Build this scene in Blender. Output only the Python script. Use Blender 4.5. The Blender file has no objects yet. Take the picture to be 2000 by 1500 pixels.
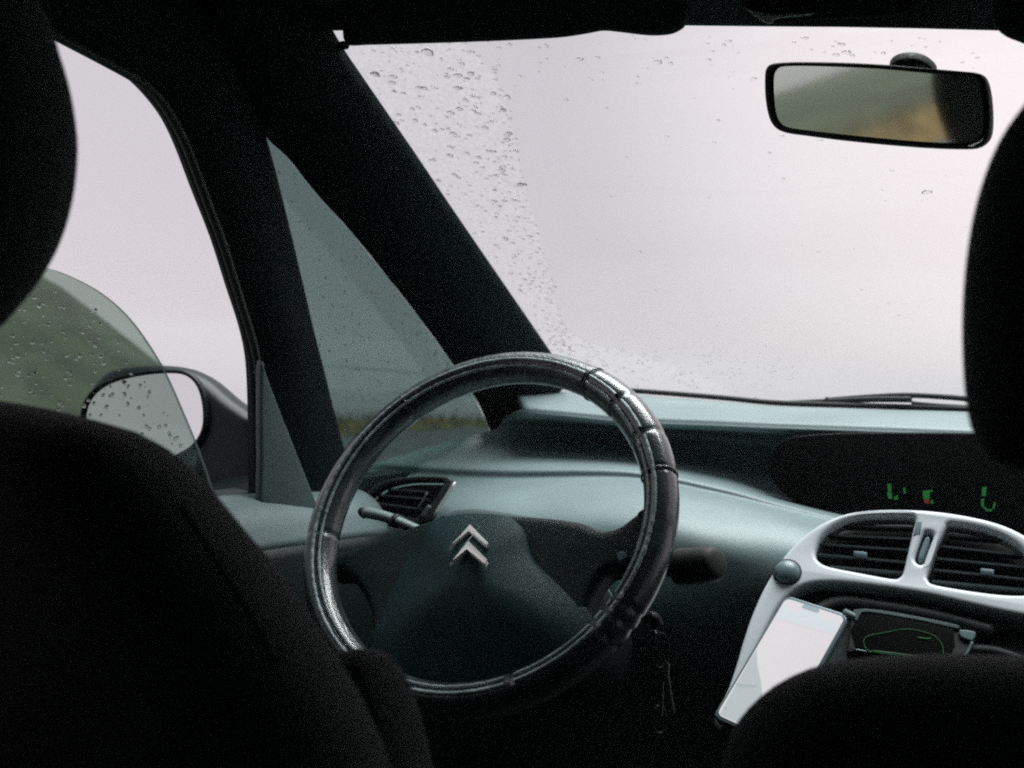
import bpy, bmesh, math, random
from math import radians, sin, cos, pi, tan, hypot, atan2
from mathutils import Vector, Matrix
random.seed(7)
S = bpy.context.scene
COL = S.collection

# ------------------------------------------------------------------ camera
PSI, PIT, ROLL = radians(27), radians(1.5), radians(4)
CP = Vector((.14, 0, 1.25))
FP = 1944.0                                     # focal length in pixels of the 2000 px photograph
fw = Vector((-sin(PSI)*cos(PIT), cos(PSI)*cos(PIT), -sin(PIT)))
r0 = Vector((cos(PSI), sin(PSI), 0)); u0 = r0.cross(fw)
RT = r0*cos(ROLL) + u0*sin(ROLL); UP = u0*cos(ROLL) - r0*sin(ROLL)
cd = bpy.data.cameras.new('camera'); cam = bpy.data.objects.new('camera', cd); COL.objects.link(cam)
cam.matrix_world = Matrix((RT, UP, -fw)).transposed().to_4x4()
cam.location = CP
cd.sensor_width = 36; cd.lens = 35; cd.clip_start = .02; cd.clip_end = 3000
cd.dof.use_dof = True; cd.dof.focus_distance = 1.02; cd.dof.aperture_fstop = 6.3
S.camera = cam

# ------------------------------------------------------------------ sky, sun, exposure
SUN_EL, SUN_AZ = radians(74), radians(14)       # high, ahead, a little to the right
W = bpy.data.worlds.new('World'); S.world = W; W.use_nodes = True
nt = W.node_tree; nt.nodes.clear()
def N(nt, t, **kw):
    n = nt.nodes.new(t)
    for k, v in kw.items():
        if k in n.inputs: n.inputs[k].default_value = v
        else: setattr(n, k, v)
    return n
sk = N(nt, 'ShaderNodeTexSky'); sk.sky_type = 'NISHITA'; sk.sun_disc = False
sk.sun_elevation = SUN_EL; sk.sun_rotation = SUN_AZ
tc = N(nt, 'ShaderNodeTexCoord')
nz = N(nt, 'ShaderNodeTexNoise', Scale=1.6, Detail=3.0, Roughness=.5)
nt.links.new(tc.outputs['Generated'], nz.inputs['Vector'])
sdir = Vector((sin(radians(8))*cos(radians(20)), cos(radians(8))*cos(radians(20)), sin(radians(20))))
dp = N(nt, 'ShaderNodeVectorMath', operation='DOT_PRODUCT'); dp.inputs[1].default_value = sdir
nt.links.new(tc.outputs['Generated'], dp.inputs[0])
mr = N(nt, 'ShaderNodeMapRange'); mr.inputs['From Min'].default_value = .83; mr.inputs['From Max'].default_value = 1.0
mr.inputs['To Min'].default_value = 0; mr.inputs['To Max'].default_value = .46; mr.interpolation_type = 'SMOOTHSTEP'
nt.links.new(dp.outputs['Value'], mr.inputs['Value'])
mn = N(nt, 'ShaderNodeMapRange'); mn.inputs['From Min'].default_value = .3; mn.inputs['From Max'].default_value = .7
mn.inputs['To Min'].default_value = .95; mn.inputs['To Max'].default_value = 1.06
nt.links.new(nz.outputs['Fac'], mn.inputs['Value'])
ob = N(nt, 'ShaderNodeVectorMath', operation='SCALE'); ob.inputs[0].default_value = (3.42, 3.15, 3.34)   # overcast cloud deck
nt.links.new(mn.outputs[0], ob.inputs['Scale'])
og = N(nt, 'ShaderNodeVectorMath', operation='SCALE'); og.inputs[0].default_value = (4.6, 3.75, 3.5)      # brighter, warmer where the sun stands behind it
nt.links.new(mr.outputs[0], og.inputs['Scale'])
oc = N(nt, 'ShaderNodeVectorMath', operation='ADD'); nt.links.new(ob.outputs[0], oc.inputs[0]); nt.links.new(og.outputs[0], oc.inputs[1])
mx = N(nt, 'ShaderNodeMix', data_type='RGBA'); mx.inputs['Factor'].default_value = .96
nt.links.new(sk.outputs[0], mx.inputs['A']); nt.links.new(oc.outputs[0], mx.inputs['B'])
bg = N(nt, 'ShaderNodeBackground', Strength=.05)
nt.links.new(mx.outputs['Result'], bg.inputs['Color'])
wo = N(nt, 'ShaderNodeOutputWorld'); nt.links.new(bg.outputs[0], wo.inputs['Surface'])
sl = bpy.data.lights.new('sun', 'SUN'); sl.energy = 1.5; sl.angle = radians(50); sl.color = (.97, 1, .99)
so = bpy.data.objects.new('sun', sl); COL.objects.link(so); so.location = (0, 0, 30)
sv = Vector((sin(SUN_AZ)*cos(SUN_EL), cos(SUN_AZ)*cos(SUN_EL), sin(SUN_EL)))
so.rotation_euler = sv.to_track_quat('Z', 'Y').to_euler()
vs = S.view_settings; vs.view_transform = 'Standard'; vs.look = 'None'; vs.exposure = 1.95; vs.gamma = 1; vs.use_curve_mapping = False
S.render.engine = 'CYCLES'
S.cycles.use_denoising = False
S.cycles.max_bounces = 10; S.cycles.transparent_max_bounces = 24; S.cycles.transmission_bounces = 8
S.cycles.volume_bounces = 2; S.cycles.caustics_refractive = False; S.cycles.caustics_reflective = False
S.cycles.sample_clamp_indirect = .22; S.cycles.sample_clamp_direct = 2.5; S.cycles.blur_glossy = 1.0
S.cycles.pixel_filter_type = 'BLACKMAN_HARRIS'; S.cycles.filter_width = 2.1

# ------------------------------------------------------------------ sight lines of the survey (pixel -> point on a real surface)
def ray(px, py): return fw + RT*((px-1000)/FP) - UP*((py-750)/FP)
def onY(px, py, y): d = ray(px, py); return CP + d*((y-CP.y)/d.y)
def onX(px, py, x): d = ray(px, py); return CP + d*((x-CP.x)/d.x)
class Plane:
    def __init__(s, o, n, up=Vector((0, 0, 1))):
        s.o, s.n = Vector(o), Vector(n).normalized()
        s.x = up.cross(s.n).normalized(); s.y = s.n.cross(s.x)
    def hit(s, px, py, off=0):
        d = ray(px, py); return CP + d*(((s.o + s.n*off - CP).dot(s.n))/d.dot(s.n))
    def to2(s, p): q = p - s.o; return (q.dot(s.x), q.dot(s.y))
    def px(s, pts, off=0): return [s.to2(s.hit(*p, off)) for p in pts]
    def mat(s): return Matrix((s.x, s.y, s.n)).transposed().to_4x4()

def crom(pts, n=6, closed=False):
    P = [Vector(p) for p in pts]; L = len(P); out = []
    for i in range(L if closed else L-1):
        a, b, c, d = ((P[(i-1) % L], P[i], P[(i+1) % L], P[(i+2) % L]) if closed else (P[max(i-1, 0)], P[i], P[i+1], P[min(i+2, L-1)]))
        for k in range(n):
            t = k/n
            out.append(.5*((2*b) + (c-a)*t + (2*a-5*b+4*c-d)*t*t + (3*b-a-3*c+d)*t**3))
    if not closed: out.append(P[-1])
    return out

# ------------------------------------------------------------------ materials
MATS = {}
def mat(name, col, rough=.5, bump=0, bscale=400, var=.15, metal=0, spec=.5, vscale=6, coat=0, emis=None, estr=1, sheen=0):
    if name in MATS: return MATS[name]
    m = bpy.data.materials.new(name); m.use_nodes = True; t = m.node_tree
    b = t.nodes['Principled BSDF']
    b.inputs['Roughness'].default_value = rough; b.inputs['Metallic'].default_value = metal
    b.inputs['Specular IOR Level'].default_value = spec; b.inputs['Coat Weight'].default_value = coat
    b.inputs['Sheen Weight'].default_value = sheen
    c = N(t, 'ShaderNodeTexCoord')
    n1 = N(t, 'ShaderNodeTexNoise', Scale=vscale, Detail=6.0); t.links.new(c.outputs['Object'], n1.inputs['Vector'])
    r = N(t, 'ShaderNodeValToRGB')
    r.color_ramp.elements[0].color = (*[x*(1-var) for x in col], 1); r.color_ramp.elements[1].color = (*[min(1, x*(1+var)) for x in col], 1)
    r.color_ramp.elements[0].position = .35; r.color_ramp.elements[1].position = .65
    t.links.new(n1.outputs['Fac'], r.inputs['Fac']); t.links.new(r.outputs['Color'], b.inputs['Base Color'])
    rr = N(t, 'ShaderNodeMapRange'); rr.inputs['To Min'].default_value = max(.02, rough-.07); rr.inputs['To Max'].default_value = min(1, rough+.07)
    t.links.new(n1.outputs['Fac'], rr.inputs['Value']); t.links.new(rr.outputs[0], b.inputs['Roughness'])
    if bump:
        n2 = N(t, 'ShaderNodeTexNoise', Scale=bscale, Detail=3.0); t.links.new(c.outputs['Object'], n2.inputs['Vector'])
        bp = N(t, 'ShaderNodeBump', Strength=bump, Distance=.001); t.links.new(n2.outputs['Fac'], bp.inputs['Height'])
        t.links.new(bp.outputs[0], b.inputs['Normal'])
    if emis:
        b.inputs['Emission Color'].default_value = (*emis, 1); b.inputs['Emission Strength'].default_value = estr
    MATS[name] = m; return m
def glass_pane(name, tint, refl=1.0, film=0.0):
    m = bpy.data.materials.new(name); m.use_nodes = True; t = m.node_tree; t.nodes.clear()
    tr = N(t, 'ShaderNodeBsdfTransparent'); tr.inputs['Color'].default_value = (*tint, 1)
    gl = N(t, 'ShaderNodeBsdfGlossy', Roughness=.03)
    lw = N(t, 'ShaderNodeFresnel', IOR=1.33)
    mm = N(t, 'ShaderNodeMath', operation='MULTIPLY'); mm.inputs[1].default_value = refl; t.links.new(lw.outputs[0], mm.inputs[0])
    ms = N(t, 'ShaderNodeMixShader'); t.links.new(mm.outputs[0], ms.inputs[0]); t.links.new(tr.outputs[0], ms.inputs[1]); t.links.new(gl.outputs[0], ms.inputs[2])
    last = ms
    if film:                                     # thin, streaky water and dust film
        c = N(t, 'ShaderNodeTexCoord'); mp = N(t, 'ShaderNodeMapping'); mp.inputs['Scale'].default_value = (3, 9, 9); mp.inputs['Rotation'].default_value = (0, 0, .7)
        t.links.new(c.outputs['Object'], mp.inputs[0])
        n = N(t, 'ShaderNodeTexNoise', Scale=2.2, Detail=6.0, Roughness=.6); t.links.new(mp.outputs[0], n.inputs['Vector'])
        q = N(t, 'ShaderNodeMapRange'); q.inputs['From Min'].default_value = .42; q.inputs['From Max'].default_value = .75; q.inputs['To Max'].default_value = film
        t.links.new(n.outputs['Fac'], q.inputs['Value'])
        d = N(t, 'ShaderNodeBsdfTranslucent'); d.inputs['Color'].default_value = (.8, .8, .82, 1)
        m2 = N(t, 'ShaderNodeMixShader'); t.links.new(q.outputs[0], m2.inputs[0]); t.links.new(ms.outputs[0], m2.inputs[1]); t.links.new(d.outputs[0], m2.inputs[2]); last = m2
    o = N(t, 'ShaderNodeOutputMaterial'); t.links.new(last.outputs[0], o.inputs['Surface'])
    return m
def water_mat():
    m = bpy.data.materials.new('rain_water'); m.use_nodes = True; t = m.node_tree; t.nodes.clear()
    rf = N(t, 'ShaderNodeBsdfRefraction', IOR=1.33, Roughness=0.0); gl = N(t, 'ShaderNodeBsdfGlossy', Roughness=.0)
    lw = N(t, 'ShaderNodeFresnel', IOR=1.33); ms = N(t, 'ShaderNodeMixShader')
    t.links.new(lw.outputs[0], ms.inputs[0]); t.links.new(rf.outputs[0], ms.inputs[1]); t.links.new(gl.outputs[0], ms.inputs[2])
    o = N(t, 'ShaderNodeOutputMaterial'); t.links.new(ms.outputs[0], o.inputs['Surface']); return m

M_BLACK = mat('charcoal_cabin_trim', (.003, .0075, .0075), .75, .3, 700)
M_PILL = mat('dark_pillar_trim', (.004, .009, .009), .75, .3, 900, spec=.1)
M_ROOF = mat('charcoal_roof_cloth', (.006, .009, .0085), .95, .4, 900)
M_SEAT = mat('black_seat_cloth', (.009, .0165, .0155), .92, .5, 1200, var=.3, vscale=9)
M_DASH = mat('grey_green_dash_plastic', (.19, .258, .262), .42, .5, 700, var=.09)
M_DOOR = mat('grey_door_plastic', (.13, .18, .18), .5, .35, 1200, var=.08)
M_SAIL = mat('grey_mirror_corner_plastic', (.07, .11, .11), .5, .3, 1200)
M_FASC = mat('silver_grey_fascia_paint', (.62, .67, .705), .36, .08, 900, var=.04, metal=.0, coat=.2)
M_SOFT = mat('black_dash_plastic', (.005, .0115, .0115), .55, .3, 1200)
M_GLOSS = mat('smoked_display_plastic', (.004, .005, .005), .35, 0, var=.1, spec=.05)
M_RIM = mat('black_rim_leather', (.045, .058, .062), .30, .35, 420, var=.3, vscale=30, spec=.9, coat=.6)
M_RIMT = mat('worn_grained_rim_leather', (.06, .075, .078), .40, 1.0, 330, var=.5, vscale=60, spec=.9, coat=.3)
M_HUB = mat('black_hub_plastic', (.006, .024, .026), .4, .5, 1500, var=.15, spec=.35)
M_LACE = mat('rim_lacing_baked_highlight', (.36, .43, .45), .35, .4, 500, var=.35, vscale=40, coat=.3)  # light grey carries the painted highlight of the rim's lit ridge
M_COVER = mat('hub_cover_plastic', (.014, .054, .058), .45, .5, 1500, var=.15, spec=.3)  # lighter teal than the spokes: the hub's sheen put into the colour
M_CHR = mat('silver_badge_baked_shine', (.92, .90, .88), .5, 0, var=.02, metal=.0)  # matt near-white: the badge's bright reflection put into its colour
M_STEEL = mat('key_steel', (.22, .22, .2), .35, .1, 800, metal=1)
M_MIR = mat('mirror_silver', (.80, .84, .80), .01, 0, var=.01, metal=1)
M_MIRD = mat('door_mirror_silver', (.93, .93, .93), .01, 0, var=.01, metal=1)
M_VENT = mat('black_vent_plastic', (.012, .017, .018), .45, .1, 900)
M_SLAT = mat('dark_slat_plastic', (.05, .065, .068), .4, .1, 900)
M_BTN = mat('grey_blue_button', (.13, .19, .21), .3, .05, 900)
M_PHB = mat('phone_rim', (.16, .22, .24), .3, 0, metal=.5)
M_TRIM = mat('satin_edge_trim', (.5, .55, .53), .3, 0, metal=.3)
M_SHELL = mat('dark_mirror_shell', (.006, .012, .013), .38, .05, 300, spec=.25)
M_RUB = mat('black_rubber', (.008, .01, .01), .6, .2, 500)
M_GREEN = mat('green_segments', (.01, .1, .02), .5, emis=(.01, .32, .05), estr=.038)
M_DIMG = mat('dim_green_lines', (.01, .06, .02), .5, emis=(.01, .22, .04), estr=.022)
M_RED = mat('red_segment', (.2, .03, .01), .5, emis=(.45, .05, .02), estr=.014)
M_SCR = mat('lit_screen_map', (.1, .1, .1), .2, emis=(.93, .89, .93), estr=.18)
M_SCR2 = mat('lit_screen_bar', (.1, .1, .1), .2, emis=(.76, .82, .88), estr=.20)
M_SCR3 = mat('lit_screen_grey', (.1, .1, .1), .2, emis=(.56, .62, .64), estr=.19)
M_LINE = mat('lit_screen_line', (.1, .1, .1), .2, emis=(.34, .46, .50), estr=.19)
M_WS = glass_pane('windscreen_glass', (.97, .985, .98), .04, .0)
M_TINT = glass_pane('tinted_side_glass', (.44, .50, .49), .9)
M_TD = glass_pane('tinted_door_glass', (.65, .71, .675), .7)
M_TQ = glass_pane('tinted_quarter_glass', (.43, .515, .495), .2)
M_WATER = water_mat()

# ------------------------------------------------------------------ builders
def thing(name, label, cat, loc, group=None, kind=None):
    o = bpy.data.objects.new(name, None); COL.objects.link(o); o.location = loc; o.empty_display_size = .05
    o['label'] = label; o['category'] = cat
    if group: o['group'] = group
    if kind: o['kind'] = kind
    return o
def root_loc(p):
    v = Vector((0, 0, 0))
    while p is not None: v += p.location; p = p.parent
    return v
def link(name, me, m, parent=None, smooth=True, M=None):
    o = bpy.data.objects.new(name, me); COL.objects.link(o)
    if m is not None and not me.materials: me.materials.append(m)
    if smooth:
        for p in me.polygons: p.use_smooth = True
    if parent is not None:
        o.parent = parent
        w = Matrix.Translation(root_loc(parent) if parent.type == 'EMPTY' else Vector((0, 0, 0)))
        o.matrix_parent_inverse = w.inverted()
    if M is not None: me.transform(M)
    return o
def sharp(o, ang=35):
    me = o.data
    bm = bmesh.new(); bm.from_mesh(me)
    for e in bm.edges:
        if len(e.link_faces) == 2 and e.calc_face_angle(0) > radians(ang): e.smooth = False
    bm.to_mesh(me); bm.free(); return o
def pymesh(name, V, Fc):
    me = bpy.data.meshes.new(name); me.from_pydata([tuple(v) for v in V], [], Fc); me.update(); return me
def grid(name, rows, m, parent=None, n=5, closed=False, solid=0, offset=-1, flip=False):
    """rows: lists of points of equal length -> smooth sheet (optionally with thickness)"""
    cols = list(zip(*rows)); C2 = [crom(c, n) for c in cols]; R = list(zip(*C2))
    h, w = len(R), len(R[0]); V = [p for r in R for p in r]; Fc = []
    for i in range(h-1):
        for j in range(w if closed else w-1):
            k = (j+1) % w; q = (i*w+j, i*w+k, (i+1)*w+k, (i+1)*w+j); Fc.append(q[::-1] if flip else q)
    o = link(name, pymesh(name, V, Fc), m, parent)
    if solid:
        s = o.modifiers.new('thickness', 'SOLIDIFY'); s.thickness = solid; s.offset = offset
    return o
def resample(pts, n):
    d = [0]
    for a, b in zip(pts, pts[1:]): d.append(d[-1] + (Vector(b)-Vector(a)).length)
    out = []; j = 0
    for i in range(n):
        t = d[-1]*i/(n-1)
        while j < len(d)-2 and d[j+1] < t: j += 1
        s = (t-d[j])/max(d[j+1]-d[j], 1e-9); out.append(Vector(pts[j]).lerp(Vector(pts[j+1]), min(1, s)))
    return out
def shape(name, pl, loops, depth, bevel, m, parent=None, front=0, res=3, flat=False):
    """2-D loops (outer + holes) on a plane -> rounded slab whose front face stands `front` above the plane"""
    cu = bpy.data.curves.new(name, 'CURVE'); cu.dimensions = '2D'; cu.fill_mode = 'BOTH'
    ex = max(depth/2-bevel, 0); cu.extrude = ex; cu.bevel_depth = bevel; cu.bevel_resolution = res; cu.offset = -bevel
    for L in loops:
        s = cu.splines.new('POLY'); s.points.add(len(L)-1); s.use_cyclic_u = True
        for p, q in zip(s.points, L): p.co = (q[0], q[1], 0, 1)
    tmp = bpy.data.objects.new(name, cu); COL.objects.link(tmp)
    dg = bpy.context.evaluated_depsgraph_get(); dg.update()
    me = bpy.data.meshes.new_from_object(tmp.evaluated_get(dg)); me.name = name
    bpy.data.objects.remove(tmp); bpy.data.curves.remove(cu)
    bm = bmesh.new(); bm.from_mesh(me); bmesh.ops.remove_doubles(bm, verts=bm.verts, dist=1e-6); bm.to_mesh(me); bm.free()
    me.materials.clear()
    o = link(name, me, m, parent, smooth=not flat)
    me.transform(Matrix.Translation(pl.o + pl.n*(front-depth/2)) @ pl.mat())
    return sharp(o, 40)
def sm(pl, pts, n=5, off=0): return [tuple(p) for p in crom(pl.px(pts, off), n, True)]
def tube(name, pts, rad, m, parent=None, nv=10, n=6, squash=1, caps=True):
    P = crom(pts, n) if n > 1 else [Vector(p) for p in pts]
    L = len(P); V = []; Fc = []; up = Vector((0.13, .07, 1)).normalized()
    for i, p in enumerate(P):
        t = (P[min(i+1, L-1)]-P[max(i-1, 0)]).normalized(); a = t.cross(up).normalized(); b = a.cross(t)
        rr = rad(i/(L-1)) if callable(rad) else rad
        for k in range(nv):
            q = 2*pi*k/nv; V.append(p + a*(cos(q)*rr) + b*(sin(q)*rr*squash))
    for i in range(L-1):
        for k in range(nv): Fc.append((i*nv+k, i*nv+(k+1) % nv, (i+1)*nv+(k+1) % nv, (i+1)*nv+k))
    if caps: Fc += [tuple(range(nv))[::-1], tuple(range((L-1)*nv, L*nv))]
    return link(name, pymesh(name, V, Fc), m, parent)
def cushion(name, pl, px, depth, edge, m, parent, front=0, puff=.3):
    """upholstered body: outline on a plane, rounded edges all round, softly domed faces"""
    L = resample([Vector((*p, 0)) for p in crom(pl.px(px), 6, True)] + [Vector((*crom(pl.px(px), 6, True)[0], 0))], 97)[:-1]
    c = sum(L, Vector())/len(L); n = len(L); V = []; Fc = []
    prof = []
    for k in range(9):                           # front centre -> edge -> back centre
        a = pi/2*k/8; prof.append((1-edge_in(edge, L, c)*(1-sin(a)), depth/2*cos(a)**.8))
    rings = [(.3, depth/2*(1+puff*.2)), (.6, depth/2*(1+puff*.12))] + [(s, z) for s, z in prof]
    rings += [(s, -z) for s, z in reversed(prof[:-1])] + [(.6, -depth/2), (.3, -depth/2)]
    for s, z in rings:
        for p in L:
            q = c + (p-c)*s; V.append(pl.o + pl.x*q.x + pl.y*q.y + pl.n*(z+front-depth/2))
    for i in range(len(rings)-1):
        for j in range(n): Fc.append((i*n+j, i*n+(j+1) % n, (i+1)*n+(j+1) % n, (i+1)*n+j))
    V.append(pl.o + pl.x*c.x + pl.y*c.y + pl.n*(front+depth*.1*puff)); V.append(pl.o + pl.x*c.x + pl.y*c.y + pl.n*(front-depth))
    a, b = len(V)-2, len(V)-1; z = (len(rings)-1)*n
    for j in range(n): Fc.append((j, a, (j+1) % n)[::-1]); Fc.append((z+j, z+(j+1) % n, b))
    me = pymesh(name, V, Fc); bm = bmesh.new(); bm.from_mesh(me); bmesh.ops.recalc_face_normals(bm, faces=bm.faces); bm.to_mesh(me); bm.free()
    return link(name, me, m, parent)
def edge_in(edge, L, c):
    r = sum((p-c).length for p in L)/len(L); return min(.45, edge/r)
def box(name, a, b, m, parent=None, bev=.004):
    bm = bmesh.new(); bmesh.ops.create_cube(bm, size=1)
    for v in bm.verts: v.co = Vector([(a[i]+b[i])/2 + v.co[i]*(b[i]-a[i]) for i in range(3)])
    if bev: bmesh.ops.bevel(bm, geom=bm.edges[:], offset=bev, segments=2, affect='EDGES')
    me = bpy.data.meshes.new(name); bm.to_mesh(me); bm.free()
    return sharp(link(name, me, m, parent))

# ================================================================== OUTSIDE: ground, road, verge, hill, fog
def sheet(name, x0, x1, y0, y1, z, m, nx=1, ny=1, fz=None):
    V = [(x0+(x1-x0)*i/nx, y0+(y1-y0)*j/ny, 0) for j in range(ny+1) for i in range(nx+1)]
    V = [(x, y, z+(fz(x, y) if fz else 0)) for x, y, _ in V]
    Fc = [(j*(nx+1)+i, j*(nx+1)+i+1, (j+1)*(nx+1)+i+1, (j+1)*(nx+1)+i) for j in range(ny) for i in range(nx)]
    o = link(name, pymesh(name, V, Fc), m, None); o['kind'] = 'structure'; return o
M_GRASS = mat('olive_hill_grass', (.026, .036, .017), .9, 1, 30, var=.5, vscale=.9)
M_VERGE = mat('dry_verge_grass', (.11, .072, .018), .9, 1, 40, var=.5, vscale=2.5)
M_ROAD = mat('wet_asphalt', (.055, .058, .06), .45, .6, 90, var=.25, vscale=1.2)
def drop(x, y):                                  # a lay-by on a hilltop: the land falls away ahead and to the left
    R = 8 + 9*max(0, min(1, (y-1)/9)) if x < 0 else 17
    d = max(0, hypot(x, max(0, y))-R)
    return -min(32, .02*d*d if d < 10 else 2+.4*(d-10))
def hillz(x, y):                                 # grassy bank rising behind the driver's side
    p = -x*.743 - y*.669 + .65
    a = max(0, min(1, p/5.4)); b = max(0, min(1, (-x-7.5)/6))
    g = max(0, min(1, (y-.5)/5)); g = g*g*(3-2*g)
    return 2.55*g*a*a*(3-2*a)*b*b*(3-2*b)*(1+.05*sin(x*1.3+y*.7))
def axis(L): return [-600, -400, -300, -220] + [-160+8*i for i in range(13)] + [-60+1.0*i for i in range(121)] + [66+8*i for i in range(13)] + [220, 300, 400, 600]
ax_ = axis(0); V = []; Fc = []; nn = len(ax_)
for y in ax_:
    for x in ax_: V.append((x, y, -.05 + drop(x, y) + hillz(x, y)))
for j in range(nn-1):
    for i in range(nn-1): a = j*nn+i; Fc.append((a, a+1, a+nn+1, a+nn))
o = link('ground', pymesh('ground', V, Fc), M_GRASS, None); o['kind'] = 'structure'
def edge_x(y): t = min(1, max(0, (y-1)/12)); return -5.0 - 3.4*t*t*(3-2*t)
def strip(name, f0, f1, z, m, fz, nx=6):
    ysn = [-120+4*i for i in range(25)] + [-20+.5*i for i in range(121)] + [44+6*i for i in range(27)]
    V = []; Fc = []
    for y in ysn:
        for i in range(nx+1): t = i/nx; x = f0(y)*(1-t)+f1(y)*t; V.append((x, y, z+fz(t)+drop(x, y)+hillz(x, y)))
    for j in range(len(ysn)-1):
        for i in range(nx): a = j*(nx+1)+i; Fc.append((a, a+1, a+nx+2, a+nx+1))
    o = link(name, pymesh(name, V, Fc), m, None); o['kind'] = 'structure'
strip('road', edge_x, lambda y: 8.2, -.012, M_ROAD, lambda t: 0)
strip('verge', lambda y: edge_x(y)-1.1-.2*max(0, min(1, (y-1)/8)), lambda y: edge_x(y)-.02, -.006, M_VERGE, lambda t: .10*(1-(2*t-1)**2))
bmg = bmesh.new()                               # grass tufts along the verge
for i in range(5200):
    y = random.uniform(-14, 34); x = edge_x(y) - random.uniform(.05, 1.2+.3*max(0, min(1, (y-1)/8))); z = drop(x, y)+hillz(x, y); h = random.uniform(.08, .30); a = random.uniform(0, pi); w = .012
    l = random.uniform(-.1, .1)
    v = [bmg.verts.new(p) for p in ((x-w*cos(a), y-w*sin(a), z), (x+w*cos(a), y+w*sin(a), z), (x+l, y+l*.5, z+h))]; bmg.faces.new(v)
meg = bpy.data.meshes.new('grass'); bmg.to_mesh(meg); bmg.free()
go = link('grass', meg, M_VERGE, None, False); go['kind'] = 'stuff'
hz = box('haze', (-640, -640, -34), (640, 640, 4.6), None, None, 0); hz['kind'] = 'stuff'
hm = bpy.data.materials.new('fog'); hm.use_nodes = True; hm.node_tree.nodes.clear()
pv = N(hm.node_tree, 'ShaderNodeVolumePrincipled', Density=.0055, Anisotropy=.2); pv.inputs['Color'].default_value = (.76, .735, .755, 1)
ho = N(hm.node_tree, 'ShaderNodeOutputMaterial'); hm.node_tree.links.new(pv.outputs[0], ho.inputs['Volume'])
hz.data.materials.clear(); hz.data.materials.append(hm)

# ================================================================== CAR BODY
body = thing('cabin_shell', 'dark car cabin shell with black roof lining, pillars and rain-covered windscreen', 'car cabin', (0, .2, .25))
WSC = Plane((0, 1.65, 1.208), (0, .374, .68))
# roof lining
rows = []
for y in (.90, .84, .7, .4, -.3, -1.3):
    zz = {.90: 1.668, .84: 1.675, .7: 1.685, .4: 1.69, -.3: 1.69, -1.3: 1.63}[y]
    rows.append([Vector((x, y - .03*(abs(x)/.7)**2*(1 if y > .6 else 0), zz - .03*(abs(x)/.72)**3)) for x in [-.74+1.48*i/12 for i in range(13)]])
grid('roof_lining', rows, M_ROOF, body, 4, solid=.03, offset=1)
# windscreen header: strip between roof and glass, lower edge as seen between the visors
he = [(560, 60), (700, 60), (1000, 52), (1330, 50), (1500, 52), (1640, 53), (1800, 56), (1950, 60), (2150, 66), (2400, 75)]
a = [WSC.hit(*p, -.004) for p in he]
grid('windscreen_header', [[p for p in a], [p + Vector((0, -.02, .012)) for p in a], [p + Vector((0, -.07, .04)) for p in a], [p + Vector((0, -.10, .09)) for p in a]], M_BLACK, body, 4, solid=.012, offset=-1)
# windscreen glass and its black lower seal
base = [(900, 735), (1040, 752), (1220, 762), (1400, 776), (1520, 787), (1700, 793), (1890, 799), (2150, 808), (2500, 822)]
gl = []
for i in range(25):
    x = -.66+1.32*i/24
    gl.append((x, 0))
wv = []
for yy in (-.02, .27, .56, .84):                 # distance up the slope
    wv.append([WSC.o + Vector((x, 0, 0)) + WSC.y*yy for x, _ in gl])
wind = grid('windscreen', wv, M_WS, body, 2, solid=.004, offset=1)
bl = [WSC.hit(*p, -.002) for p in base]
tube('lower_seal', bl, .0045, M_RUB, wind, 8, 5)
# left side: front door post and quarter light post
E1 = [Vector((-.68, .02, 1.545)), Vector((-.68, .35, 1.540)), onX(40, 45, -.68)] + [onX(*p, -.68) for p in ((110, 80), (200, 127), (250, 155), (290, 184), (325, 232), (355, 292), (390, 385), (425, 478), (455, 575), (480, 655), (494, 720), (500, 800), (503, 880), (506, 965), (510, 1060))]
E2 = [Vector((-.67, .02, 1.70)), Vector((-.67, .35, 1.70)), Vector((-.67, .55, 1.70)), Vector((-.67, .65, 1.70)), Vector((-.67, .74, 1.69)), Vector((-.67, .80, 1.66)), Vector((-.67, .86, 1.62))] + [onX(*p, -.675) for p in ((500, 190), (515, 250), (535, 320), (560, 420), (590, 545), (612, 640), (635, 730), (652, 800), (668, 860), (690, 940), (720, 1060))]
def loft2(name, A, B, bulge, m, parent, n=40, k=(.25, .5, .75), solid=.03, offset=1):
    A, B = resample(crom(A, 5), n), resample(crom(B, 5), n); rows = [A]
    for t in k: rows.append([a.lerp(b, t) + bulge*sin(pi*t) for a, b in zip(A, B)])
    rows.append(B); return grid(name, rows, m, parent, 2, solid=solid, offset=offset)
def loftk(name, A, B, bulge, m, parent, k=(.25, .5, .75), solid=.03, offset=1):   # same number of marked points on both edges
    A, B = crom(A, 4), crom(B, 4); rows = [A]
    for t in k: rows.append([a.lerp(b, t) + bulge*sin(pi*t) for a, b in zip(A, B)])
    rows.append(B); return grid(name, rows, m, parent, 2, solid=solid, offset=offset)
# front pillar between quarter light and windscreen
Q2 = [onX(*p, -.68) for p in ((380, 60), (450, 170), (520, 268), (560, 306), (620, 380), (690, 458), (760, 545), (820, 622), (880, 705), (925, 772), (953, 830), (965, 870))]
W1 = [WSC.hit(*p, -.012) for p in ((560, -60), (620, 10), (670, 93), (705, 145), (760, 225), (815, 305), (870, 387), (930, 475), (985, 555), (1040, 635), (1085, 702), (1110, 750))]
loftk('front_pillar', Q2, W1, Vector((.02, -.032, 0)), M_PILL, body, offset=-1)
# second pillar piece over the door post (gasket line)
tube('window_gasket', [p + Vector((.012, -.004, 0)) for p in E1], .005, M_RUB, body, 8, 3)
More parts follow.
